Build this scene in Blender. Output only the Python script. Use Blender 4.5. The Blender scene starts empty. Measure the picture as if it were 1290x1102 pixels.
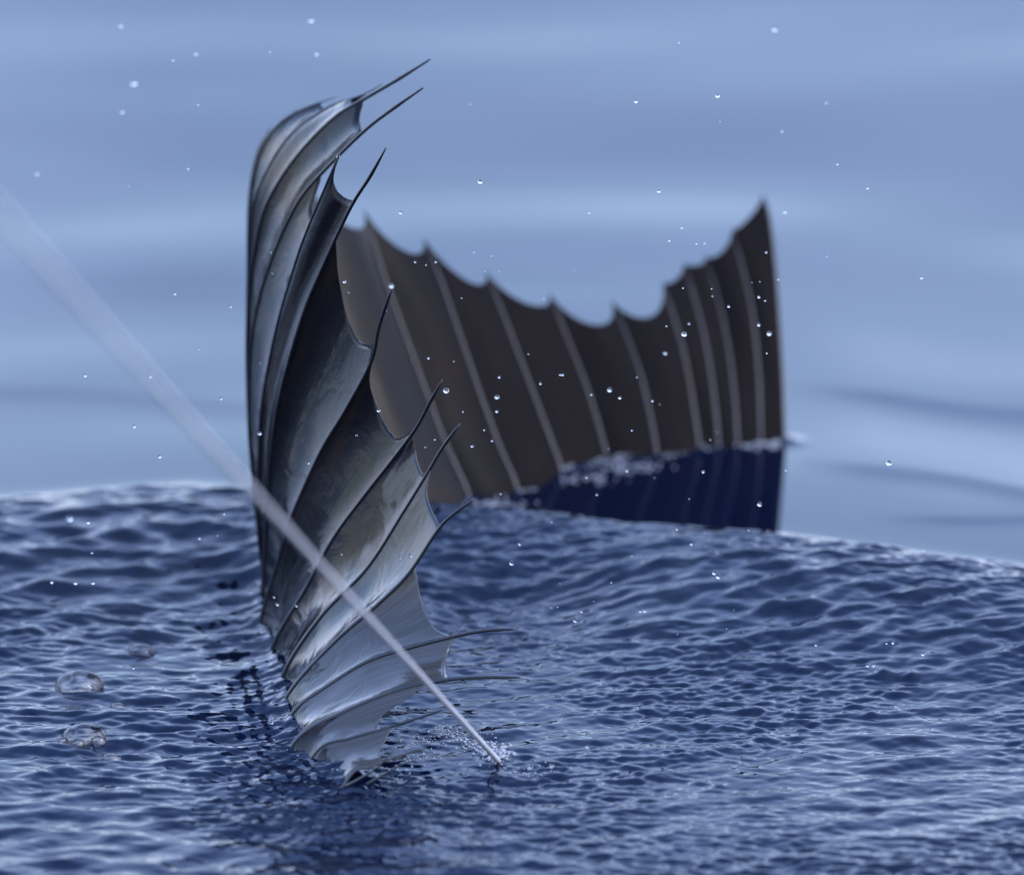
import bpy, bmesh, math, random
import numpy as np
from mathutils import Vector

R = math.radians
rng = np.random.default_rng(7)
random.seed(7)
scene = bpy.context.scene
COL = scene.collection

# ------------------------------------------------------------------ camera
PW, PH = 1290.0, 1102.0           # size of the photograph, used to turn pixels into directions
FPX = 9600.0
PITCH = R(15.0)
CAMZ = 2.327                      # metres above the still water (deck of a boat)
FWD = np.array([0.0, math.cos(PITCH), -math.sin(PITCH)])
UPV = np.array([0.0, math.sin(PITCH), math.cos(PITCH)])
RIGHT = np.array([1.0, 0.0, 0.0])
CAMP = np.array([0.0, 0.0, CAMZ])

cd = bpy.data.cameras.new("camera")
cam = bpy.data.objects.new("camera", cd)
COL.objects.link(cam)
cam.location = CAMP
cam.rotation_euler = (math.pi / 2 - PITCH, 0, 0)
cd.sensor_width = 36.0
cd.lens = FPX / PW * 36.0
cd.clip_start = 0.1
cd.clip_end = 9000.0
cd.dof.use_dof = True
cd.dof.focus_distance = 7.88
cd.dof.aperture_fstop = 2.9
scene.camera = cam

# ------------------------------------------------------------------ sky, sun, exposure
SUN_EL, SUN_AZ = R(42), R(110)    # to the right, veiled by haze, veiled by thin cloud
world = bpy.data.worlds.new("World")
scene.world = world
world.use_nodes = True
wn, wl = world.node_tree.nodes, world.node_tree.links
bg = wn["Background"]
sky = wn.new("ShaderNodeTexSky")
sky.sky_type = 'NISHITA'
sky.sun_disc = False
sky.sun_elevation = SUN_EL
sky.sun_rotation = SUN_AZ
sky.air_density = 1.0
sky.dust_density = 2.5
sky.ozone_density = 3.0
# thin uneven cloud over the whole sky
wtc = wn.new("ShaderNodeTexCoord")
wno = wn.new("ShaderNodeTexNoise"); wno.inputs["Scale"].default_value = 2.6
wno.inputs["Detail"].default_value = 5; wno.inputs["Roughness"].default_value = 0.55
wl.new(wtc.outputs["Generated"], wno.inputs["Vector"])
wmr = wn.new("ShaderNodeMapRange")
wmr.inputs["From Min"].default_value = 0.36; wmr.inputs["From Max"].default_value = 0.66
wmr.inputs["To Min"].default_value = 0.2; wmr.inputs["To Max"].default_value = 0.85
wl.new(wno.outputs[0], wmr.inputs[0])
wmx = wn.new("ShaderNodeMix"); wmx.data_type = 'RGBA'
wl.new(wmr.outputs[0], wmx.inputs[0])
wl.new(sky.outputs[0], wmx.inputs[6])
# veil of haze: brightest at the horizon, thinner overhead
wsp = wn.new("ShaderNodeSeparateXYZ"); wl.new(wtc.outputs["Generated"], wsp.inputs[0])
wcl = wn.new("ShaderNodeClamp"); wl.new(wsp.outputs[2], wcl.inputs[0])
wma = wn.new("ShaderNodeMath"); wma.operation = 'MULTIPLY_ADD'
wma.inputs[1].default_value = -0.6; wma.inputs[2].default_value = 1.12
wl.new(wcl.outputs[0], wma.inputs[0])
wvm = wn.new("ShaderNodeVectorMath"); wvm.operation = 'SCALE'
wcr = wn.new("ShaderNodeMix"); wcr.data_type = 'RGBA'
wl.new(wcl.outputs[0], wcr.inputs[0])
wcr.inputs[6].default_value = (4.3, 4.7, 6.3, 1); wcr.inputs[7].default_value = (1.7, 3.9, 10.5, 1)
wl.new(wcr.outputs[2], wvm.inputs[0])
wl.new(wma.outputs[0], wvm.inputs["Scale"])
wl.new(wvm.outputs[0], wmx.inputs[7])
wl.new(wmx.outputs[2], bg.inputs[0])
bg.inputs[1].default_value = 0.14

sd = bpy.data.lights.new("sun", 'SUN')
sd.energy = 0.5
sd.angle = R(25)
sd.color = (1.0, 0.985, 0.96)
sun = bpy.data.objects.new("sun", sd)
COL.objects.link(sun)
dirv = Vector((math.sin(SUN_AZ) * math.cos(SUN_EL), math.cos(SUN_AZ) * math.cos(SUN_EL), math.sin(SUN_EL)))
sun.rotation_euler = dirv.to_track_quat('Z', 'Y').to_euler()
sun.location = (-3, -6, 9)

scene.view_settings.view_transform = 'Standard'
scene.view_settings.look = 'None'
scene.view_settings.exposure = 1.88
scene.view_settings.gamma = 1.0
scene.cycles.use_denoising = True
scene.cycles.max_bounces = 8
scene.cycles.transparent_max_bounces = 12
scene.cycles.caustics_reflective = False
scene.cycles.caustics_refractive = False
scene.cycles.sample_clamp_indirect = 6.0


# ------------------------------------------------------------------ helpers
def unproject(px, py, d):
    """pixel + forward depth -> world point (arrays allowed)"""
    px, py, d = np.asarray(px, float), np.asarray(py, float), np.asarray(d, float)
    u = (px - PW / 2) / FPX
    v = (py - PH / 2) / FPX
    return CAMP + d[..., None] * (FWD + u[..., None] * RIGHT - v[..., None] * UPV)


def project(p):
    q = np.asarray(p, float) - CAMP
    d = q @ FWD
    return np.stack([PW / 2 + FPX * (q @ RIGHT) / d, PH / 2 - FPX * (q @ UPV) / d], -1)


def plane_depth(py, z=0.0):
    v = (np.asarray(py, float) - PH / 2) / FPX
    return (CAMZ - z) / (math.sin(PITCH) + v * math.cos(PITCH))


def ss(a, b, x):
    t = np.clip((np.asarray(x, float) - a) / (b - a), 0, 1)
    return t * t * (3 - 2 * t)


def mesh_obj(name, verts, faces, mat, parent=None, smooth=True, uvs=None):
    me = bpy.data.meshes.new(name)
    me.from_pydata([tuple(v) for v in verts], [], [tuple(f) for f in faces])
    if uvs is not None:
        lay = me.uv_layers.new(name="UVMap")
        vi = np.empty(len(me.loops), dtype=np.int32)
        me.loops.foreach_get("vertex_index", vi)
        lay.data.foreach_set("uv", np.asarray(uvs, dtype=np.float32)[vi].ravel())
    me.materials.append(mat)
    if smooth:
        me.polygons.foreach_set("use_smooth", [True] * len(me.polygons))
    me.update()
    o = bpy.data.objects.new(name, me)
    COL.objects.link(o)
    if parent:
        o.parent = parent
    return o


def tag(o, label=None, cat=None, group=None, kind=None):
    if label: o["label"] = label
    if cat: o["category"] = cat
    if group: o["group"] = group
    if kind: o["kind"] = kind
    return o


def new_mat(name):
    m = bpy.data.materials.new(name)
    m.use_nodes = True
    nt = m.node_tree
    return m, nt.nodes, nt.links, nt.nodes["Principled BSDF"]


def catmull(P, n, closed=False):
    """resample a control polyline through Catmull-Rom, n points even in arc length"""
    P = np.asarray(P, float)
    Q = np.vstack([2 * P[0] - P[1], P, 2 * P[-1] - P[-2]])
    out = []
    for i in range(len(P) - 1):
        p0, p1, p2, p3 = Q[i], Q[i + 1], Q[i + 2], Q[i + 3]
        # centripetal weights
        t = np.linspace(0, 1, 24, endpoint=False)[:, None]
        out.append(0.5 * ((2 * p1) + (-p0 + p2) * t + (2 * p0 - 5 * p1 + 4 * p2 - p3) * t ** 2
                          + (-p0 + 3 * p1 - 3 * p2 + p3) * t ** 3))
    C = np.vstack(out + [P[-1:]])
    L = np.concatenate([[0], np.cumsum(np.linalg.norm(np.diff(C, axis=0), axis=1))])
    s = np.linspace(0, L[-1], n)
    return np.stack([np.interp(s, L, C[:, k]) for k in range(C.shape[1])], -1)


# ------------------------------------------------------------------ materials
def water_material():
    m, n, l, b = new_mat("sea_water")
    b.inputs["Base Color"].default_value = (0.0007, 0.0030, 0.0135, 1)
    b.inputs["Roughness"].default_value = 0.03
    b.inputs["IOR"].default_value = 1.36
    b.inputs["Specular IOR Level"].default_value = 0.5
    return m


def membrane_material():
    m, n, l, b = new_mat("wet_fin_membrane")
    uv = n.new("ShaderNodeUVMap")
    mp = n.new("ShaderNodeMapping"); mp.inputs["Scale"].default_value = (1.6, 1.3, 1)
    l.new(uv.outputs[0], mp.inputs[0])
    n1 = n.new("ShaderNodeTexNoise"); n1.inputs["Scale"].default_value = 2.2
    n1.inputs["Detail"].default_value = 6; n1.inputs["Roughness"].default_value = 0.62
    l.new(mp.outputs[0], n1.inputs["Vector"])
    cr = n.new("ShaderNodeValToRGB")
    e = cr.color_ramp.elements
    e[0].position = 0.32; e[0].color = (0.0045, 0.004, 0.005, 1)
    e[1].position = 0.72; e[1].color = (0.021, 0.0108, 0.007, 1)
    k = e.new(0.52); k.color = (0.0075, 0.006, 0.006, 1)
    l.new(n1.outputs[0], cr.inputs[0])
    # silvery sky reflection painted into the colour at the sail's tail end, ragged edges
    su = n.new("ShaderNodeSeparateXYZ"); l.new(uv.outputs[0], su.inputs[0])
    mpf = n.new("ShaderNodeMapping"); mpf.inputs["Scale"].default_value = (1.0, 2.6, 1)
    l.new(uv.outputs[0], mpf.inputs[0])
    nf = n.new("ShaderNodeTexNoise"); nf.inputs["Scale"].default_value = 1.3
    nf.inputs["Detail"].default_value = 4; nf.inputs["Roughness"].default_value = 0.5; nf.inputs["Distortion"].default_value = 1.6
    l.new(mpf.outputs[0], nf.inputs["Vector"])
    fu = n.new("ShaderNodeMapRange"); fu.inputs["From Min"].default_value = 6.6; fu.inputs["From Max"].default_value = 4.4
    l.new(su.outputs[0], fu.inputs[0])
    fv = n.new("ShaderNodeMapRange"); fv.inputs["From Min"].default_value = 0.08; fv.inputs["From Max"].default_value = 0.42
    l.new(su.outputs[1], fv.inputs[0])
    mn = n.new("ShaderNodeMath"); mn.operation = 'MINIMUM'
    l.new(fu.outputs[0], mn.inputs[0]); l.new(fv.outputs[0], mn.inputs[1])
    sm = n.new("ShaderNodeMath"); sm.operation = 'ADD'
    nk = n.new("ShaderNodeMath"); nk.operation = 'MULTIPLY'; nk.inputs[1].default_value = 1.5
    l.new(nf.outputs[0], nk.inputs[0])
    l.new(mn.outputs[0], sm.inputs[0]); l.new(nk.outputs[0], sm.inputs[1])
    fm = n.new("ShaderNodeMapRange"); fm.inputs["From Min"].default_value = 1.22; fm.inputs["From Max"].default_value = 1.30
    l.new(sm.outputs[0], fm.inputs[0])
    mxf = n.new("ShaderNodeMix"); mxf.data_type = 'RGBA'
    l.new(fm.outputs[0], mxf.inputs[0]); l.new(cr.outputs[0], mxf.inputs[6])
    SHEENCOL = mxf.inputs[7]
    SHEENCOL.default_value = (0.07, 0.072, 0.08, 1)
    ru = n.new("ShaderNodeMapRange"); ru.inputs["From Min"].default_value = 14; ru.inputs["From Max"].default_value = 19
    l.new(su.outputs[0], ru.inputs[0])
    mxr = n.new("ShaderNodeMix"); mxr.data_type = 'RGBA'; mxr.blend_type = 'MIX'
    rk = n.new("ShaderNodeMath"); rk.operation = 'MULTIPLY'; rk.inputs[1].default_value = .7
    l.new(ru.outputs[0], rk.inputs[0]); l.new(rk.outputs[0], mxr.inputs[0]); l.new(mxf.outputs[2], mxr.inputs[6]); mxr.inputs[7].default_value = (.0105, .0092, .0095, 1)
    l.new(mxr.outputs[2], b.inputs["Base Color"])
    # fine grain running along the rays
    mp2 = n.new("ShaderNodeMapping"); mp2.inputs["Scale"].default_value = (14, 1.4, 1)
    l.new(uv.outputs[0], mp2.inputs[0])
    n2 = n.new("ShaderNodeTexNoise"); n2.inputs["Scale"].default_value = 1.6
    n2.inputs["Detail"].default_value = 5
    l.new(mp2.outputs[0], n2.inputs["Vector"])
    tc = n.new("ShaderNodeTexCoord")
    n3 = n.new("ShaderNodeTexNoise"); n3.inputs["Scale"].default_value = 22
    n3.inputs["Detail"].default_value = 3; n3.inputs["Distortion"].default_value = 1.2
    l.new(tc.outputs["Object"], n3.inputs["Vector"])
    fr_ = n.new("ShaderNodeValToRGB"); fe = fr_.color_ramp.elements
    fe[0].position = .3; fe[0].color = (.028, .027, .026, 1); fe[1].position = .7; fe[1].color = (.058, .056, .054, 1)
    l.new(n2.outputs[0], fr_.inputs[0]); l.new(fr_.outputs[0], SHEENCOL)
    ad = n.new("ShaderNodeMath"); ad.operation = 'MULTIPLY_ADD'; ad.inputs[1].default_value = 0.14
    l.new(n2.outputs[0], ad.inputs[0]); l.new(n3.outputs[0], ad.inputs[2])
    n4 = n.new("ShaderNodeTexNoise"); n4.inputs["Scale"].default_value = 160; n4.inputs["Detail"].default_value = 4
    l.new(tc.outputs["Object"], n4.inputs["Vector"])
    ad2 = n.new("ShaderNodeMath"); ad2.operation = 'MULTIPLY_ADD'; ad2.inputs[1].default_value = 0.06
    l.new(n4.outputs[0], ad2.inputs[0]); l.new(ad.outputs[0], ad2.inputs[2]); ad = ad2
    bp = n.new("ShaderNodeBump"); bp.inputs["Strength"].default_value = 0.4
    bp.inputs["Distance"].default_value = 0.003
    l.new(ad.outputs[0], bp.inputs["Height"])
    l.new(bp.outputs[0], b.inputs["Normal"]); l.new(bp.outputs[0], b.inputs["Coat Normal"])
    mr = n.new("ShaderNodeMapRange")
    mr.inputs["To Min"].default_value = 0.03; mr.inputs["To Max"].default_value = 0.16
    l.new(n1.outputs[0], mr.inputs[0]); rr_ = n.new("ShaderNodeMath"); rr_.operation = 'MULTIPLY_ADD'; rr_.inputs[1].default_value = .38
    l.new(ru.outputs[0], rr_.inputs[0]); l.new(mr.outputs[0], rr_.inputs[2])
    l.new(rr_.outputs[0], b.inputs["Roughness"])
    sl = n.new("ShaderNodeMapRange"); sl.inputs["To Min"].default_value = .43; sl.inputs["To Max"].default_value = .75
    l.new(fm.outputs[0], sl.inputs[0]); sq = n.new("ShaderNodeMath"); sq.operation = 'MULTIPLY_ADD'; sq.inputs[1].default_value = -.42
    l.new(ru.outputs[0], sq.inputs[0]); l.new(sl.outputs[0], sq.inputs[2])
    l.new(sq.outputs[0], b.inputs["Specular IOR Level"])
    b.inputs["IOR"].default_value = 1.33
    return m


def spine_material(name, c0, c1):
    m, n, l, b = new_mat(name)
    uv = n.new("ShaderNodeUVMap")
    sp = n.new("ShaderNodeSeparateXYZ"); l.new(uv.outputs[0], sp.inputs[0])
    cr = n.new("ShaderNodeValToRGB")
    e = cr.color_ramp.elements
    e[0].position = 0.0; e[0].color = c0
    e[1].position = 0.85; e[1].color = (0.006, 0.006, 0.008, 1)
    k = e.new(0.45); k.color = c1
    l.new(sp.outputs[1], cr.inputs[0])
    l.new(cr.outputs[0], b.inputs["Base Color"])
    b.inputs["Roughness"].default_value = 0.3
    b.inputs["Coat Weight"].default_value = 0.15
    b.inputs["Coat Roughness"].default_value = 0.08
    return m


def body_material():
    m, n, l, b = new_mat("wet_fish_skin")
    tc = n.new("ShaderNodeTexCoord")
    no = n.new("ShaderNodeTexNoise"); no.inputs["Scale"].default_value = 14; no.inputs["Detail"].default_value = 5
    l.new(tc.outputs["Object"], no.inputs["Vector"])
    cr = n.new("ShaderNodeValToRGB")
    e = cr.color_ramp.elements
    e[0].position = 0.35; e[0].color = (0.018, 0.018, 0.03, 1)
    e[1].position = 0.75; e[1].color = (0.10, 0.09, 0.13, 1)
    l.new(no.outputs[0], cr.inputs[0]); l.new(cr.outputs[0], b.inputs["Base Color"])
    b.inputs["Roughness"].default_value = 0.18
    b.inputs["IOR"].default_value = 1.7
    b.inputs["Coat Weight"].default_value = 1.0
    return m


def glass_material(name, rough=0.0):
    m, n, l, b = new_mat(name)
    b.inputs["Base Color"].default_value = (1, 1, 1, 1)
    b.inputs["Transmission Weight"].default_value = 1.0
    b.inputs["IOR"].default_value = 1.333
    b.inputs["Roughness"].default_value = rough
    return m


def film_material():
    m, n, l, b = new_mat("bubble_film")
    out = n["Material Output"]
    tr = n.new("ShaderNodeBsdfTransparent"); tr.inputs[0].default_value = (0.9, 0.91, 0.93, 1)
    gl = n.new("ShaderNodeBsdfGlossy"); gl.inputs["Roughness"].default_value = 0.03
    df = n.new("ShaderNodeBsdfDiffuse"); df.inputs[0].default_value = (.3, .29, .28, 1)
    fr = n.new("ShaderNodeFresnel"); fr.inputs[0].default_value = 1.45
    mn = n.new("ShaderNodeMath"); mn.operation = 'MULTIPLY'; mn.inputs[1].default_value = .75
    l.new(fr.outputs[0], mn.inputs[0])
    tc = n.new("ShaderNodeTexCoord")
    no = n.new("ShaderNodeTexNoise"); no.inputs["Scale"].default_value = 90; no.inputs["Detail"].default_value = 3
    l.new(tc.outputs["Object"], no.inputs["Vector"])
    mr = n.new("ShaderNodeMapRange"); mr.inputs["From Min"].default_value = .45; mr.inputs["From Max"].default_value = .7
    mr.inputs["To Max"].default_value = .55
    l.new(no.outputs[0], mr.inputs[0])
    m0 = n.new("ShaderNodeMixShader"); l.new(mr.outputs[0], m0.inputs[0]); l.new(tr.outputs[0], m0.inputs[1]); l.new(df.outputs[0], m0.inputs[2])
    mx = n.new("ShaderNodeMixShader")
    l.new(mn.outputs[0], mx.inputs[0]); l.new(m0.outputs[0], mx.inputs[1]); l.new(gl.outputs[0], mx.inputs[2])
    l.new(mx.outputs[0], out.inputs[0])
    n.remove(b)
    return m


def line_material():
    m, n, l, b = new_mat("nylon_line")
    b.inputs["Base Color"].default_value = (0.55, 0.57, 0.62, 1)
    b.inputs["Roughness"].default_value = 0.35
    b.inputs["Coat Weight"].default_value = 0.5
    return m


def foam_material():
    m, n, l, b = new_mat("foam")
    b.inputs["Base Color"].default_value = (0.55, 0.58, 0.64, 1)
    b.inputs["Roughness"].default_value = 0.15
    b.inputs["Transmission Weight"].default_value = 0.6
    b.inputs["IOR"].default_value = 1.33
    return m


M_WATER = water_material()
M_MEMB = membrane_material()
M_SPINE = spine_material("dark_fin_ray", (0.030, 0.032, 0.042, 1), (0.014, 0.014, 0.018, 1))
M_SPINE_PALE = spine_material("pale_fin_ray", (0.021, 0.021, 0.029, 1), (0.007, 0.0066, 0.0078, 1))
M_BODY = body_material()
M_DROP = glass_material("droplet_water")
M_FILM = film_material()
M_LINE = line_material()
M_FOAM = foam_material()

# ------------------------------------------------------------------ the sea
# crest of the small wave thrown up by the fish: pixel column, pixel row, height above still water
CREST = [(-250, 655, .040), (0, 640, .042), (110, 630, .043), (230, 621, .044), (320, 628, .044), (420, 638, .045),
         (520, 644, .046), (600, 648, .048), (680, 653, .050), (800, 668, .052), (985, 682, .052), (1100, 697, .050),
         (1200, 712, .047), (1290, 726, .044), (1600, 780, .034)]
_c = np.array(CREST, float)
_cp = unproject(_c[:, 0], _c[:, 1], plane_depth(_c[:, 1], _c[:, 2]))
CX, CY, CH = _cp[:, 0], _cp[:, 1], _c[:, 2]


def crest_y(x):
    y = np.interp(x, CX, CY)
    y = np.where(x < CX[0], CY[0] + (x - CX[0]) * 0.04, y)
    return np.where(x > CX[-1], np.maximum(CY[-1] + (x - CX[-1]) * -0.25, 5.5), y)


def ripple_tile(N, L, lam_lo, lam_hi, ang, spread, seed, power=1.0):
    """periodic random sea by inverse FFT: height with unit rms slope, and its two gradients"""
    g = np.random.default_rng(seed)
    k = np.fft.fftfreq(N, L / N) * 2 * math.pi
    KX, KY = np.meshgrid(k, k)
    K = np.hypot(KX, KY); K[0, 0] = 1
    lo, hi = 2 * math.pi / lam_hi, 2 * math.pi / lam_lo
    lk = np.log(K)
    band = ss(math.log(lo) - .25, math.log(lo) + .25, lk) * (1 - ss(math.log(hi) - .3, math.log(hi) + .3, lk))
    a = np.arctan2(KY, KX) - ang
    dirw = spread + (1 - spread) * np.abs(np.cos(a)) ** 4
    A = band * dirw * K ** (-1.0 - power)
    A[0, 0] = 0
    F = A * (g.normal(size=(N, N)) + 1j * g.normal(size=(N, N)))
    h = np.fft.ifft2(F).real
    gx = np.fft.ifft2(1j * KX * np.fft.fft2(h)).real
    gy = np.fft.ifft2(1j * KY * np.fft.fft2(h)).real
    ddx = np.fft.ifft2(1j * KX / K * np.fft.fft2(h)).real
    ddy = np.fft.ifft2(1j * KY / K * np.fft.fft2(h)).real
    s = math.sqrt((gx ** 2 + gy ** 2).mean())
    return h / s, ddx / s, ddy / s


def sample(tile, L, x, y):
    N = tile.shape[0]
    fx = (x / L * N) % N; fy = (y / L * N) % N
    i = np.floor(fx).astype(int); j = np.floor(fy).astype(int)
    a, b = fx - i, fy - j
    i1, j1 = (i + 1) % N, (j + 1) % N
    i %= N; j %= N
    return (tile[j, i] * (1 - a) * (1 - b) + tile[j, i1] * a * (1 - b)
            + tile[j1, i] * (1 - a) * b + tile[j1, i1] * a * b)


T_MID = ripple_tile(1024, 2.7, .026, .10, R(100), .16, 11, 1.1)
T_SML = ripple_tile(1024, 1.9, .010, .030, R(83), .12, 12, 1.0)
T_FIN = ripple_tile(1024, 1.3, .0075, .020, R(104), .35, 13, .6)
T_DIAG = ripple_tile(1024, 2.3, .018, .06, R(114), .06, 14, 1.0)
T_LONG = ripple_tile(512, 7.1, .35, 1.6, R(92), .06, 15, 1.2)
T_PATCH = ripple_tile(512, 3.1, .16, .8, 0, 1, 16, 1.0)

# low ripples running over the smooth water behind: pixel ends of the crest, height, half width
RIDGES = [((960, 478), (1420, 528), .0065, .050, .16), ((985, 570), (1420, 640), .0055, .045, .12),
          ((1080, 654), (1420, 646), .004, .030, .12), ((-200, 470), (330, 500), .004, .07, .2)]
# little peaks where spray has just fallen: pixel, width in pixels, height
PEAKS = [(1112, 862, 16, .010), (1148, 864, 10, .005), (1075, 902, 15, .006), (1098, 903, 14, .007), (880, 985, 16, .006),
         (905, 990, 12, .006), (765, 838, 14, .006), (700, 975, 16, .005), (600, 940, 22, .006), (632, 952, 16, .007),
         (560, 930, 18, .005), (640, 985, 20, .005), (1010, 770, 18, .006), (1060, 740, 16, .006)]


# where the sail stands in the water (pixels of the feet of its rays)
FOOT = [unproject(a, b, plane_depth(b)) for a, b in ((445, 978), (402, 945), (376, 929), (369, 900), (361, 860), (345, 811),
        (330, 778), (332, 745), (342, 702), (390, 671), (458, 650), (592, 632), (708, 597), (828, 578), (988, 557))]


def water_base(x, y):
    """everything smooth: still level, wave thrown up by the fish, long swells"""
    yc = crest_y(x)
    h = np.interp(x, CX, CH)
    h = np.where(np.abs(x) > 1.2, h * np.exp(-((np.abs(x) - 1.2) / .8) ** 2), h)
    dy = y - yc
    z = h * np.where(dy < 0, np.exp(-(dy / .27) ** 2), np.exp(-(np.abs(dy) / .125) ** 2.8))
    # low swells
    fade = ss(0, .5, dy)
    far = 1 / (1 + np.maximum(y - 14, 0) / 14)
    z = z + fade * .011 * sample(T_LONG[0], 7.1, x, y + .36) * far
    hp = unproject(650, 765, plane_depth(765))
    z = z - .02 * np.exp(-((x - hp[0]) / .13) ** 2 - ((y - hp[1]) / .14) ** 2)   # the hollow beside the fish
    yy = np.maximum(y - 9.4, 0)                         # the face of a long swell beyond
    z = z + .26 * (1 - np.exp(-(yy / 4.5) ** 1.5)) / (1 + np.maximum(y - 30, 0) / 60)
    for (a, b, hh, w, fx) in RIDGES:
        pa = unproject(a[0], a[1], plane_depth(a[1])); pb = unproject(b[0], b[1], plane_depth(b[1]))
        yl = pa[1] + (x - pa[0]) * (pb[1] - pa[1]) / (pb[0] - pa[0]) + .012 * np.sin(x * 19 + a[1])
        on = ss(pa[0], pa[0] + fx, x) * (1 - ss(pb[0], pb[0] + .4, x))
        z = z + .6 * hh * on * np.where(y < yl, np.exp(-((y - yl) / w) ** 2), np.exp(-((y - yl) / (5 * w)) ** 2))
    for (px, py, w, hh) in PEAKS:
        p = unproject(px, py, plane_depth(py)); r = w * .75 * .83e-3; hh = hh * .55
        rr = (x - p[0]) ** 2 + (y - p[1]) ** 2
        z = z + hh * np.exp(-rr / r ** 2) - .25 * hh * np.exp(-rr / (2.2 * r) ** 2)
    return z, dy


def water(x, y, amp=1.0, fine=1.0):
    z, dy = water_base(x, y)
    near = 1 - ss(.0, .15, dy)                       # ripples stop behind the crest
    face = np.exp(-((dy + .16) / .15) ** 2)            # the rising face
    patch = sample(T_PATCH[0], 3.1, x, y)
    patch = np.clip(.85 + 7.0 * patch, .4, 1.2)
    left = 1 - ss(-.36, -.2, x)
    aM = near * (.115 + .06 * left + .05 * face) * amp
    aS = near * (.22 - .02 * left) * (1 - .35 * face) * patch * amp
    aF = near * .17 * (1 - .8 * left) * (1 - .8 * face) * patch * fine
    aD = near * .18 * face * (1 - .7 * left) * amp
    dx = np.zeros_like(x); dyy = np.zeros_like(x)
    for T, L, a, c in ((T_MID, 2.7, aM, .3), (T_SML, 1.9, aS, -.1), (T_FIN, 1.3, aF, -.2), (T_DIAG, 2.3, aD, .2)):
        z = z + a * sample(T[0], L, x, y)
        dx = dx + c * a * sample(T[1], L, x, y)
        dyy = dyy + c * a * sample(T[2], L, x, y)
    # water heaped against the foot of the sail
    d2 = np.full(x.shape, 9.0)
    for (a, b) in zip(FOOT[:-1], FOOT[1:]):
        ex, ey = b[0] - a[0], b[1] - a[1]
        t = np.clip(((x - a[0]) * ex + (y - a[1]) * ey) / (ex * ex + ey * ey), 0, 1)
        d2 = np.minimum(d2, (x - a[0] - t * ex) ** 2 + (y - a[1] - t * ey) ** 2)
    dd = np.sqrt(d2)
    z = z + .007 * np.exp(-d2 / .016 ** 2) + .0006 * patch * np.exp(-dd / .05) * np.sin(dd * 420) * amp * near
    return z, dx, dyy


def axis(lo, hi, step, far_lo, far_hi, grow):
    a = list(np.arange(lo, hi + 1e-9, step))
    s, v = step, a[-1]
    while v < far_hi:
        s *= grow; v += s; a.append(v)
    s, v = step, a[0]
    pre = []
    while v > far_lo:
        s *= grow; v -= s; pre.append(v)
    return np.array(pre[::-1] + a)


def build_water():
    xs = axis(-.64, .64, .0022, -1500, 1500, 1.09)
    ys = np.concatenate([axis(6.98, 8.46, .0026, -40, 8.47, 1.10)[:-1], ])
    s, v, tail = .004, ys[-1], []
    while v < 6000:
        v += s; tail.append(v)
        s = max(s * (1.0 if v < 8.75 else 1.02 if v < 14 else 1.09), s)
    ys = np.concatenate([ys, tail])
    X, Y = np.meshgrid(xs, ys)
    sx = np.gradient(xs)[None, :]; sy = np.gradient(ys)[:, None]
    sp = np.maximum(sx + 0 * Y, 0 * X + sy * .7)
    amp = 1 - ss(.012, .03, sp)
    fine = 1 - ss(.003, .006, sp)
    Z, DX, DY = water(X, Y, amp, fine)
    V = np.stack([X + DX, Y + DY, Z], -1).reshape(-1, 3)
    ny, nx = X.shape
    idx = np.arange(ny * nx).reshape(ny, nx)
    F = np.stack([idx[:-1, :-1], idx[:-1, 1:], idx[1:, 1:], idx[1:, :-1]], -1).reshape(-1, 4)
    me = bpy.data.meshes.new("water")
    me.vertices.add(len(V)); me.vertices.foreach_set("co", V.astype(np.float32).ravel())
    me.loops.add(F.size); me.loops.foreach_set("vertex_index", F.astype(np.int32).ravel())
    me.polygons.add(len(F))
    me.polygons.foreach_set("loop_start", np.arange(0, F.size, 4, dtype=np.int32))
    me.polygons.foreach_set("loop_total", np.full(len(F), 4, dtype=np.int32))
    me.polygons.foreach_set("use_smooth", np.ones(len(F), dtype=bool))
    me.update(calc_edges=True)
    me.materials.append(M_WATER)
    o = bpy.data.objects.new("water", me)
    COL.objects.link(o)
    tag(o, "rippled deep blue sea with a low wave around the fish", None, None, "structure")
    print("water faces", len(F))
    return o


def surface_z(x, y):
    z, _, _ = water(np.array([x], float), np.array([y], float))
    return float(z[0])


build_water()

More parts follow.
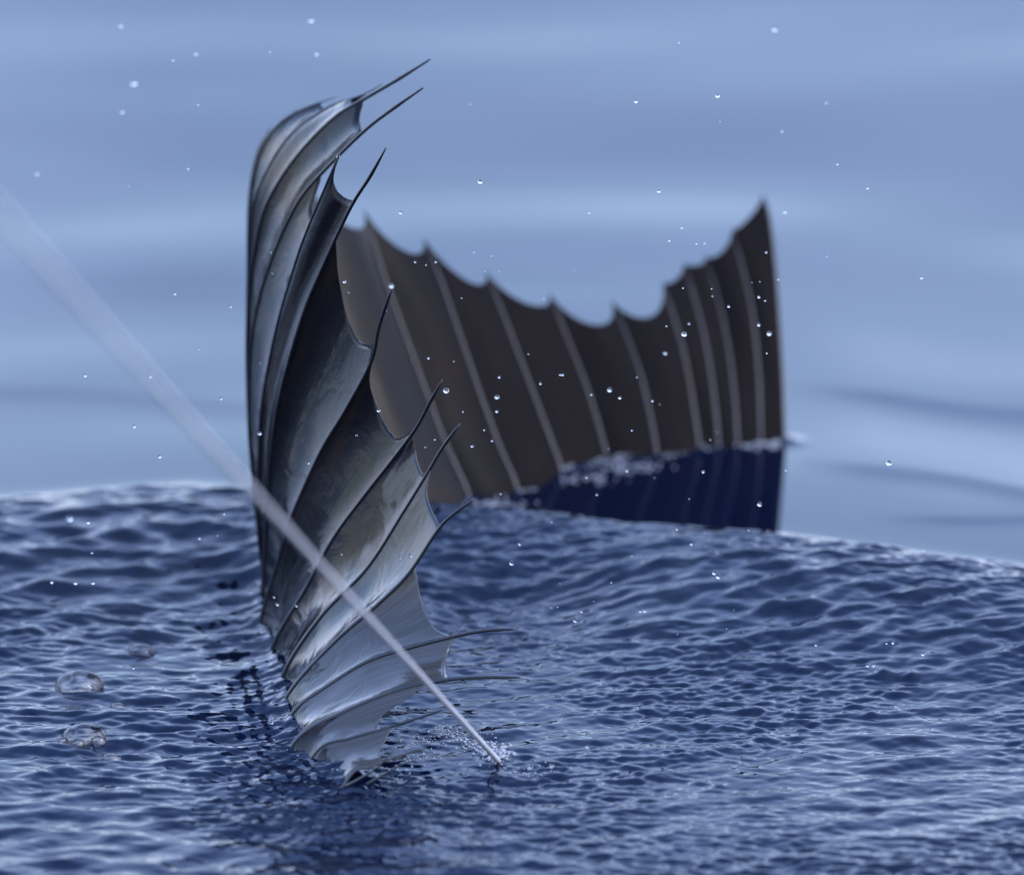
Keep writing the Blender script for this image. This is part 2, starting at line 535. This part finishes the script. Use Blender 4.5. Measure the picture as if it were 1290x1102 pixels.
# ------------------------------------------------------------------ the sailfish
# every ray of the sail: pixels from the water up to the tip, and how far the tip stands from its base in depth
SP = [
    ([(443, 975), (468, 965), (500, 953), (535, 942)], None,  7.70),
    ([(402, 943), (440, 930), (476, 920), (515, 908), (558, 894)], None,  7.72),
    ([(376, 929), (430, 898), (502, 869), (564, 856), (610, 853), (657, 853)], None,  7.74),
    ([(369, 898), (411, 865), (463, 833), (515, 816), (574, 801), (612, 794), (649, 792)], None,  7.80),
    ([(363, 875), (420, 810), (476, 761), (515, 722), (551, 668), (570, 648), (597, 629)], None,  7.84),
    ([(359, 845), (404, 777), (463, 715), (509, 644), (539, 595), (556, 566), (579, 534)], None,  7.86),
    ([(345, 811), (385, 742), (420, 678), (454, 631), (497, 576), (525, 538), (541, 508), (557, 479)], None,  7.86),
    ([(329, 781), (348, 715), (367, 653), (404, 569), (435, 517), (468, 455), (478, 411), (494, 363)], None,  7.86),
    ([(331, 756), (334, 690), (338, 606), (345, 540), (357, 480), (382, 396), (405, 340), (441, 263), (466, 223), (486, 187)], None,  7.86),
    ([(333, 735), (326, 670), (326, 610), (330, 514), (348, 417), (370, 340), (387, 291), (416, 223), (427, 195)], None,  7.92),
    ([(336, 716), (326, 670), (319, 600), (314, 526), (317, 433), (328, 372), (342, 328), (361, 282), (382, 245), (416, 207), (460, 164), (498, 135), (533, 111)], None,  7.98),
    ([(342, 702), (326, 640), (316, 560), (312, 470), (313, 390), (321, 316), (336, 257), (373, 198), (420, 149), (457, 126), (500, 101), (542, 75)], None,  8.06),
    ([(352, 690), (334, 640), (320, 560), (313, 450), (313, 350), (318, 269), (333, 223), (364, 173), (413, 136), (454, 121), (482, 106)], None,  8.16),
    ([(368, 680), (346, 620), (326, 520), (315, 410), (313, 320), (315, 257), (324, 207), (344, 165), (375, 141), (424, 122)], None,  8.27),
    ([(390, 671), (362, 600), (336, 500), (320, 390), (314, 310), (314, 258), (321, 208), (336, 172), (374, 138)], None,  8.38),
    ([(418, 662), (384, 580), (352, 470), (329, 360), (318, 290), (317, 240), (323, 200), (341, 160)], None, 8.50),
    ([(458, 650), (420, 560), (385, 460), (356, 360), (336, 280), (330, 212)], None, 8.63),
    ([(522, 640), (485, 550), (448, 450), (420, 360), (402, 290), (393, 238)], None, 8.72),
    ([(592, 629), (562, 560), (535, 489), (496, 383), (476, 322), (459, 264)], None, 8.79),
    ([(652, 618), (628, 560), (602, 489), (559, 364), (546, 332), (534, 300)], None, 8.83),
    ([(708, 596), (692, 550), (669, 489), (640, 412), (625, 375), (612, 342)], None, 8.88),
    ([(765, 582), (752, 530), (736, 480), (712, 420), (692, 369)], None, 8.92),
    ([(828, 577), (818, 520), (803, 460), (771, 378)], None, 8.95),
    ([(881, 569), (873, 510), (860, 440), (835, 356)], None, 8.98),
    ([(905, 566), (899, 500), (886, 420), (862, 332)], None, 9.00),
    ([(929, 564), (924, 490), (912, 410), (890, 322)], None, 9.02),
    ([(958, 560), (955, 470), (945, 380), (922, 290)], None, 9.03),
    ([(988, 556), (985, 460), (978, 350), (970, 275), (961, 246)], None, 9.05),
]
# upper edge of the webs as traced, from the nearer ray to the farther ray; key = index of the nearer ray
EDGE = {
    0: [(489, 956), (479, 950), (477, 938), (492, 918)],
    1: [(476, 922), (473, 911), (479, 898), (505, 882), (535, 863)],
    2: [(568, 857), (561, 846), (558, 830), (563, 814), (576, 799)],
    3: [(574, 803), (558, 792), (541, 777), (530, 754), (529, 725), (535, 689), (552, 664)],
    4: [(557, 663), (549, 656), (540, 641), (536, 619), (542, 592)],
    5: [(540, 596), (531, 597), (523, 582), (519, 554), (527, 534)],
    6: [(524, 540), (508, 553), (494, 548), (478, 526), (470, 486), (471, 448)],
    7: [(473, 433), (463, 436), (447, 430), (432, 402), (427, 355), (428, 328), (435, 285), (450, 250)],
    8: [(452, 246), (444, 252), (432, 249), (421, 238), (418, 223), (427, 195)],
    9: [(408, 244), (402, 256), (392, 272), (384, 269), (387, 251), (404, 220)],
    10: [(461, 164), (456, 157), (455, 142), (460, 123)],
}
for _k in (3, 6, 7, 10):
    EDGE[_k] = [p if j in (0, len(EDGE[_k]) - 1) else (p[0] - 8, p[1]) for j, p in enumerate(EDGE[_k])]
DIP = {11: (.85, .97, .02), 12: (.97, .97, .02), 13: (.97, .98, .02), 14: (.98, .99, .03), 15: (1, 1, .06), 16: (1, 1, .08),
       17: (1, 1, .09), 18: (1, 1, .095), 19: (1, 1, .105), 20: (1, 1, .11), 21: (1, 1, .15), 22: (1, 1, .13),
       23: (1, 1, .03), 24: (1, 1, .03), 25: (1, 1, .04), 26: (1, 1, .02)}
NS = 160
curves = []
for i, (px, _, dt) in enumerate(SP):
    px = np.array(px, float)
    L = np.concatenate([[0], np.cumsum(np.linalg.norm(np.diff(px, axis=0), axis=1))]); L /= L[-1]
    # the base stands in the water: depth from the sea surface under that pixel
    d0 = float(plane_depth(px[0, 1], 0.012 if i < 18 else 0.004))
    dep = d0 + (dt - d0) * (L ** 1.1)
    P3 = unproject(px[:, 0], px[:, 1], dep)
    P3 = np.vstack([P3[0] + (P3[0] - P3[1]) / np.linalg.norm(P3[0] - P3[1]) * .03 + np.array([0, 0, -.035]), P3])
    curves.append(catmull(P3, NS))
curves = np.array(curves)
NSP = len(curves)


def sheet(i, t, s):
    """point of the sail between ray i and i+1; t across (array m), s along (array m)"""
    i0, i1, i2, i3 = max(i - 1, 0), i, i + 1, min(i + 2, NSP - 1)
    f = np.clip(s, 0, 1) * (NS - 1)
    j = np.minimum(np.floor(f).astype(int), NS - 2); a = (f - j)[..., None]
    g = lambda q: curves[q][j] * (1 - a) + curves[q][j + 1] * a
    p0, p1, p2, p3 = g(i0), g(i1), g(i2), g(i3)
    if i == 0: p0 = 2 * p1 - p2
    if i + 2 > NSP - 1: p3 = 2 * p2 - p1
    t = t[..., None]
    tens = .62
    m1, m2 = tens * .5 * (p2 - p0), tens * .5 * (p3 - p1)
    # keep the tangents from overshooting where the rays are unevenly spaced
    d = np.linalg.norm(p2 - p1, axis=-1, keepdims=True) + 1e-9
    for mm in (m1, m2):
        ln = np.linalg.norm(mm, axis=-1, keepdims=True) + 1e-9
        mm *= np.minimum(1, d / ln)
    t2, t3 = t * t, t ** 3
    return (2 * t3 - 3 * t2 + 1) * p1 + (t3 - 2 * t2 + t) * m1 + (-2 * t3 + 3 * t2) * p2 + (t3 - t2) * m2


def frac_on(curve, pt):
    q = project(curve)
    return np.argmin(((q - np.array(pt)) ** 2).sum(1)) / (NS - 1)


def first_cross(path, poly):
    for a in range(len(path) - 1):
        p, r = path[a], path[a + 1] - path[a]
        for b in range(len(poly) - 1):
            q, s = poly[b], poly[b + 1] - poly[b]
            den = r[0] * s[1] - r[1] * s[0]
            if abs(den) < 1e-9: continue
            u = ((q - p)[0] * s[1] - (q - p)[1] * s[0]) / den
            w = ((q - p)[0] * r[1] - (q - p)[1] * r[0]) / den
            if 0 <= u <= 1 and 0 <= w <= 1:
                return a + u
    return None


def top_edge(i, ts):
    if i in EDGE:
        poly = catmull(np.array(EDGE[i], float), 40)
        a0 = frac_on(curves[i], EDGE[i][0]); a1 = frac_on(curves[i + 1], EDGE[i][-1])
        e = np.full(len(ts), np.nan); e[0], e[-1] = a0, a1
        sg = np.linspace(.1, 1, 121)
        for k in range(1, len(ts) - 1):
            pr = project(sheet(i, np.full(121, ts[k]), sg))
            c = first_cross(pr, poly)
            if c is not None: e[k] = .1 + .9 * c / 120
        ok = ~np.isnan(e)
        e = np.interp(ts, ts[ok], e[ok])
        return e + .0007 * np.sin(math.pi * ts) ** .3 * (np.sin(ts * 23 + i * 2.1) * .5 + np.sin(ts * 57 + i * 5.3) * .4 + rng.normal(size=len(ts)) * .35)
    a0, a1, dip = DIP[i]
    return a0 + (a1 - a0) * ts - dip * np.sin(math.pi * ts) ** .75


fish = bpy.data.objects.new("sailfish", None)
COL.objects.link(fish)
BASE = np.array([c[0] for c in curves])
fc = curves[8][8]
fish.location = fc
tag(fish, "dark glossy sailfish with raised scalloped sail and long spiny rays curling out of the sea", "fish")
OFF = np.array(fc)

for i in range(NSP - 1):
    NT, NV = (44, 56) if i in EDGE else (20, 56)
    ts = .5 - .5 * np.cos(np.linspace(0, math.pi, NT + 1))
    ts = (.85 if i in EDGE else .5) * ts + (.15 if i in EDGE else .5) * np.linspace(0, 1, NT + 1)
    e = top_edge(i, ts)
    vv = np.linspace(0, 1, NV + 1)
    Tg, Vg = np.meshgrid(ts, vv)
    Sg = Vg * e[None, :]
    P = sheet(i, Tg, Sg)
    # webs sag a little between the rays
    du = np.gradient(P, axis=1); dv = np.gradient(P, axis=0)
    nrm = np.cross(du, dv); nrm /= np.linalg.norm(nrm, axis=-1, keepdims=True) + 1e-12
    view = P - CAMP
    w = np.linalg.norm(P[:, -1] - P[:, 0], axis=-1)[:, None]
    ph = 1.7 * i
    sag = (.08 * w * np.sin(math.pi * Tg)) * (1 + .35 * np.sin(5.3 * Sg + ph)) + .0016 * np.sin(9 * Sg + 4 * Tg + ph) * np.sin(math.pi * Tg)
    P = P + nrm * sag[..., None]
    uvx = i + Tg; uvy = Sg
    for side in (0,):
        idx = np.arange(P.shape[0] * P.shape[1]).reshape(P.shape[:2])
        F = np.stack([idx[:-1, :-1], idx[:-1, 1:], idx[1:, 1:], idx[1:, :-1]], -1).reshape(-1, 4)
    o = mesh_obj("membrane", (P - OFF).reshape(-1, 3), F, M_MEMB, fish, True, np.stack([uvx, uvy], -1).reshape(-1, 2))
    so = o.modifiers.new("thickness", 'SOLIDIFY'); so.thickness = .0009; so.offset = 0


def tube(pts, rad, seg=8, uvy=None):
    pts = np.asarray(pts, float); n = len(pts)
    tan = np.gradient(pts, axis=0); tan /= np.linalg.norm(tan, axis=1, keepdims=True) + 1e-12
    ref = np.array([0.31, -.9, .3]); V = []; U = []
    for k in range(n):
        a = np.cross(tan[k], ref); a /= np.linalg.norm(a)
        b = np.cross(tan[k], a)
        for q in range(seg):
            th = 2 * math.pi * q / seg
            V.append(pts[k] + rad[k] * (math.cos(th) * a + math.sin(th) * b))
            U.append((q / seg, k / (n - 1) if uvy is None else uvy[k]))
    F = []
    for k in range(n - 1):
        for q in range(seg):
            q1 = (q + 1) % seg
            F.append((k * seg + q, k * seg + q1, (k + 1) * seg + q1, (k + 1) * seg + q))
    F.append(tuple(range(seg))[::-1]); F.append(tuple((n - 1) * seg + q for q in range(seg)))
    return V, F, U


for i in range(NSP):
    c = curves[i][::3]
    if (NS - 1) % 3: c = np.vstack([c, curves[i][-1:]])
    n = len(c); s = np.linspace(0, 1, n)
    r0 = .0028 if i < 18 else .0025
    if i in (0, 1): r0 = .0018
    rad = r0 * (1 - .34 * s)
    if i < 12:
        rad = rad * np.where(s > .93, 1.25 - (s - .93) / .07 * .75, 1.0)
    else:
        rad = rad * np.where(s > .9, 1 - (s - .9) / .1 * .8, 1.0)
    V, F, U = tube(c - OFF, rad, 8, s)
    mesh_obj("spine", V, F, M_SPINE if i < 17 else M_SPINE_PALE, fish, True, U)


# ragged last rays at the tail end, half in the water
for k, px in enumerate([[(436, 990), (458, 978), (478, 964), (499, 941)], [(462, 988), (486, 974), (508, 962), (524, 957)]]):
    px = np.array(px, float)
    c = catmull(unproject(px[:, 0], px[:, 1], np.linspace(7.66, 7.63, 4)), 24)
    V, F, U = tube(c - OFF, .0017 * (1 - .7 * np.linspace(0, 1, 24)), 8, np.linspace(.3, 1, 24))
    mesh_obj("spine", V, F, M_SPINE, fish, True, U)


# the long back of the fish, just awash under the sail
def build_body():
    pts = []
    wl = np.array([c[int(.10 * NS)] for c in curves])
    path = []
    for i in range(NSP):
        px = SP[i][0][0]
        p = unproject(px[0], px[1], plane_depth(px[1], 0.0))
        path.append(p)
    path = np.array(path)
    a = path[0] + np.array([.10, -.16, -.05]); a2 = path[0] + np.array([.30, -.34, -.2])
    b = path[-1] + np.array([.18, .05, -.03]); b2 = path[-1] + np.array([.42, .10, -.06])
    b3 = path[-1] + np.array([.75, .12, -.06])
    ctr = catmull(np.vstack([[a2], [a], path[::3], path[-1:], [b], [b2], [b3]]), 90)
    ctr[:, 2] = np.minimum(ctr[:, 2], .0)
    n = len(ctr); s = np.linspace(0, 1, n)
    hh = .004 + .12 * np.sin(np.clip((s - .0) / .78, 0, 1) * math.pi * .5) ** .8 * (1 - ss(.80, .93, s)) + .012 * ss(.8, .93, s) * (1 - s)
    hh = np.maximum(hh, .004)
    top = -.014 + .006 * ss(.40, .55, s) - .06 * ss(.8, .9, s)
    tan = np.gradient(ctr, axis=0); tan[:, 2] *= .3
    tan /= np.linalg.norm(tan, axis=1, keepdims=True)
    V = []; F = []; SEG = 20
    for k in range(n):
        side = np.cross(tan[k], [0, 0, 1]); side /= np.linalg.norm(side)
        cz = ctr[k] + np.array([0, 0, top[k] - hh[k]])
        for q in range(SEG):
            th = 2 * math.pi * q / SEG
            cs, sn = math.cos(th), math.sin(th)
            wdt = .42 * hh[k] * (abs(cs) ** 1.15) * (1 if cs > 0 else -1)
            V.append(cz + side * wdt + np.array([0, 0, hh[k] * sn]))
    for k in range(n - 1):
        for q in range(SEG):
            q1 = (q + 1) % SEG
            F.append((k * SEG + q, (k + 1) * SEG + q, (k + 1) * SEG + q1, k * SEG + q1))
    F.append(tuple(range(SEG))); F.append(tuple((n - 1) * SEG + q for q in range(SEG))[::-1])
    mesh_obj("body", np.array(V) - OFF, F, M_BODY, fish, True)


build_body()

# ------------------------------------------------------------------ fishing line
p0 = unproject(628, 958, plane_depth(958))
p0 = p0 + np.array([0, 0, surface_z(p0[0], p0[1])])
p1 = unproject(322, 622, 6.5)
dirl = (p1 - p0)
pts = np.array([p0 - dirl * .05 + dirl * 3.6 * k / 60 for k in range(61)])
V, F, U = tube(pts, np.full(len(pts), .0029), 10)
ln = mesh_obj("fishing_line", V, F, M_LINE, None, True, U)
tag(ln, "taut pale grey fishing line slanting down past the sail into the water", "fishing line")

# ------------------------------------------------------------------ droplets
ico = bmesh.new(); bmesh.ops.create_icosphere(ico, subdivisions=3, radius=1.0)
drop_me = bpy.data.meshes.new("droplet"); ico.to_mesh(drop_me); ico.free()
drop_me.materials.append(M_DROP)
drop_me.polygons.foreach_set("use_smooth", [True] * len(drop_me.polygons))
DROPS = [(605, 229, 4, 8), (505, 268, 3, 8), (904, 121, 3.5, 8), (801, 128, 3, 8), (830, 241, 3, 8), (976, 37, 4, 8.4), (742, 268, 2, 8),
         (859, 287, 2, 8), (1055, 207, 2, 8), (1093, 237, 2.2, 8), (989, 267, 3, 8.2), (1161, 350, 2.5, 8), (1120, 583, 5, 7.97), (169, 105, 5, 8.5),
         (152, 33, 3, 8.4), (154, 141, 3, 8.4), (218, 76, 2, 8.2), (247, 68, 3, 8.3), (392, 26, 4, 8.4), (399, 68, 3, 8.3), (47, 219, 3, 8.4),
         (107, 473, 3, 8), (189, 474, 3, 8), (169, 537, 3, 8), (201, 575, 3.5, 8), (278, 502, 2.5, 8), (290, 386, 2.5, 8.1), (220, 370, 2.5, 8.1),
         (327, 546, 3.5, 7.75), (493, 360, 4, 7.6), (434, 355, 3, 7.9), (562, 492, 5, 7.8), (626, 500, 4, 7.7), (626, 518, 3, 7.95), (681, 483, 2.5, 8),
         (709, 472, 2, 8), (768, 491, 4, 7.7), (781, 501, 3, 7.9), (838, 445, 3, 7.6), (862, 421, 5, 7.85), (918, 386, 2.5, 8), (956, 374, 2.5, 8),
         (956, 409, 3, 8), (969, 420, 4, 7.7), (843, 303, 2, 8), (745, 497, 2, 8), (523, 330, 2, 8), (549, 330, 2, 8), (540, 451, 2, 8), (595, 562, 2.5, 8),
         (620, 555, 2, 8), (629, 475, 2.5, 8), (706, 472, 2, 8), (631, 622, 2, 8), (739, 601, 2.4, 8), (752, 623, 2, 8), (790, 593, 2.5, 8), (957, 635, 4, 8),
         (886, 594, 2.6, 8), (822, 505, 2, 8), (990, 592, 2, 8), (449, 548, 2, 7.9), (388, 583, 3, 7.9), (477, 517, 3, 7.85), (426, 197, 3, 7.95),
         (645, 709, 4, 8), (655, 685, 3, 8), (905, 726, 4, 8), (900, 721, 4, 8), (725, 781, 4, 8), (813, 769, 3, 8), (807, 769, 3, 8), (733, 770, 2.5, 8),
         (871, 685, 2.5, 8), (342, 910, 3, 7.9), (349, 761, 3.2, 7.9), (345, 752, 2.5, 7.9), (373, 763, 2.6, 7.9), (95, 734, 3.2, 8), (117, 734, 3, 8),
         (88, 653, 5, 7.5), (111, 658, 3, 8), (65, 733, 3.2, 8), (251, 678, 2.4, 8), (282, 647, 2, 8), (116, 696, 2, 8), (168, 841, 2.4, 8),
         (1028, 812, 2.6, 7.9), (1093, 838, 3, 7.9), (1101, 838, 2.5, 7.9), (1163, 824, 3, 7.9), (1125, 809, 3, 7.9), (1117, 810, 2, 7.9), (740, 940, 3, 7.7),
         (668, 966, 4, 7.6), (695, 964, 4, 7.6), (535, 948, 2.5, 7.7), (516, 700, 4, 7.87), (503, 703, 2.5, 7.87), (430, 698, 2.2, 7.85)]
for (x, y, r, d) in [(rng.uniform(20, 1270), rng.uniform(20, 700), rng.uniform(1.0, 1.9), rng.uniform(7.7, 8.3)) for _ in range(24)] + \
        [(rng.uniform(440, 1000), rng.uniform(300, 840), rng.uniform(.9, 1.8), rng.uniform(7.85, 8.15)) for _ in range(50)]:
    DROPS.append((x, y, r, d))
for k, (x, y, r, d) in enumerate(DROPS):
    p = unproject(x, y, d)
    if p[2] < .02: p = unproject(x, y, plane_depth(y, surface_z(p[0], p[1]) + .012))
    o = bpy.data.objects.new("water_droplet", drop_me)
    COL.objects.link(o)
    o.location = p
    rr = r * d / FPX * .68
    o.scale = (rr * rng.uniform(.9, 1.1), rr, rr * rng.uniform(.9, 1.15))
    o.rotation_euler = (rng.uniform(-.4, .4), rng.uniform(-.4, .4), 0)
    size = "fat round" if r >= 3.9 else "small" if r >= 2.2 else "pinprick"
    if 440 < x < 985 and 330 < y < 640: where = "in front of the dark rear sail"
    elif 312 < x < 560 and y > 180 and y < 950: where = "before the near spiny end of the sail"
    elif y > 640: where = "low over the rippled water"
    elif x < 312: where = "over pale water off the bend of the sail"
    elif x > 985: where = "off the straight front edge of the rear sail"
    else: where = "above the scalloped rear sail"
    tag(o, size + " clear droplet of spray " + where, "droplet", size + " droplets " + where)


# ------------------------------------------------------------------ bubbles afloat
def dome(name, px, py, wpx, hk, label, parent=None, sq=1.0):
    p = unproject(px, py, plane_depth(py))
    r = wpx / 2 * plane_depth(py) / FPX
    z = surface_z(p[0], p[1])
    nu, nv = 28, 10
    hk *= 1.15
    V, F = [], []
    for j in range(nv + 1):
        ph = j / nv * math.pi * .53
        for i in range(nu):
            th = 2 * math.pi * i / nu
            wob = 1 + .03 * math.sin(3 * th + px) + .02 * math.sin(5 * th)
            V.append((r * wob * math.sin(ph) * math.cos(th), sq * r * wob * math.sin(ph) * math.sin(th), r * hk * math.cos(ph)))
    for j in range(nv):
        for i in range(nu):
            i1 = (i + 1) % nu
            F.append((j * nu + i, (j + 1) * nu + i, (j + 1) * nu + i1, j * nu + i1))
    o = mesh_obj(name, V, F, M_FILM, None, True)
    o.location = (p[0], p[1], z - .001)
    tag(o, label, "bubble")
    return o


dome("bubble", 100, 866, 62, .62, "large clear bubble afloat beside the sail, the widest of them")
dome("bubble", 106, 930, 56, .62, "dark domed bubble with three small bubbles at its foot")
dome("bubble", 178, 824, 34, .5, "small low bubble afloat behind the widest bubble")
dome("bubble", 148, 887, 22, .5, "tiny flat bubble between the two big domed bubbles")
dome("bubble", 140, 955, 26, .5, "small bubble in front of the dark domed bubble")
for k, (x, y, w) in enumerate([(98, 938, 17), (124, 937, 20), (78, 934, 12)]):
    b = dome("bubble", x, y, w, .8, "small round bubble clustered at the foot of the dark domed bubble")
    b["group"] = "small bubbles at the foot of the domed bubble"


# ------------------------------------------------------------------ foam
def foam(name, spots, label, seed):
    """a froth of tiny bubbles lying on the water: (pixel x, pixel y, spread x, spread y, how many, size in pixels)"""
    g = np.random.default_rng(seed)
    bm = bmesh.new()
    for (px, py, sx, sy, n, sz) in spots:
        for _ in range(n):
            x, y = px + g.normal() * sx, py + g.normal() * sy
            if 980 < x < 1100: x = 970 + g.uniform(-12, 12)
            p = unproject(x, y, plane_depth(y)); r = sz * g.uniform(.35, 1.1) * .83e-3
            z = surface_z(p[0], p[1])
            q = bmesh.ops.create_icosphere(bm, subdivisions=1, radius=r)
            for v in q["verts"]:
                v.co = (v.co.x * g.uniform(.95, 1.05) + p[0], v.co.y + p[1], v.co.z * .8 + z + r * .25)
    me = bpy.data.meshes.new(name); bm.to_mesh(me); bm.free()
    me.materials.append(M_FOAM)
    me.polygons.foreach_set("use_smooth", [True] * len(me.polygons))
    o = bpy.data.objects.new(name, me); COL.objects.link(o)
    tag(o, label, "foam", None, "stuff")


foam("foam", [(626, 951, 8, 5, 100, 3.4), (612, 940, 16, 6, 120, 2.4), (572, 925, 22, 8, 130, 1.6), (530, 940, 20, 9, 60, 1.4), (500, 962, 14, 5, 40, 1.5), (660, 968, 26, 7, 40, 1.6)],
     "froth of tiny pale bubbles where the fishing line enters the water", 3)
foam("foam", [(652, 619, 8, 2, 60, 2.8), (708, 596, 8, 2, 60, 2.8), (765, 583, 12, 1.5, 50, 2.7), (828, 578, 16, 1.5, 110, 3.0), (780, 592, 30, 4, 120, 2.7),
              (881, 570, 12, 1.5, 60, 2.8), (930, 566, 12, 1.5, 100, 3.3), (965, 563, 10, 1.5, 90, 3.3), (620, 640, 20, 4, 90, 3.0), (735, 606, 24, 4, 60, 2.7)],
     "pale froth along the foot of the dark rear sail", 4)
foam("foam", [(400, 945, 22, 6, 40, 1.4), (372, 905, 8, 6, 20, 1.4), (352, 825, 6, 4, 12, 1.3), (440, 972, 16, 4, 22, 1.5)],
     "specks of froth along the foot of the near end of the sail", 5)
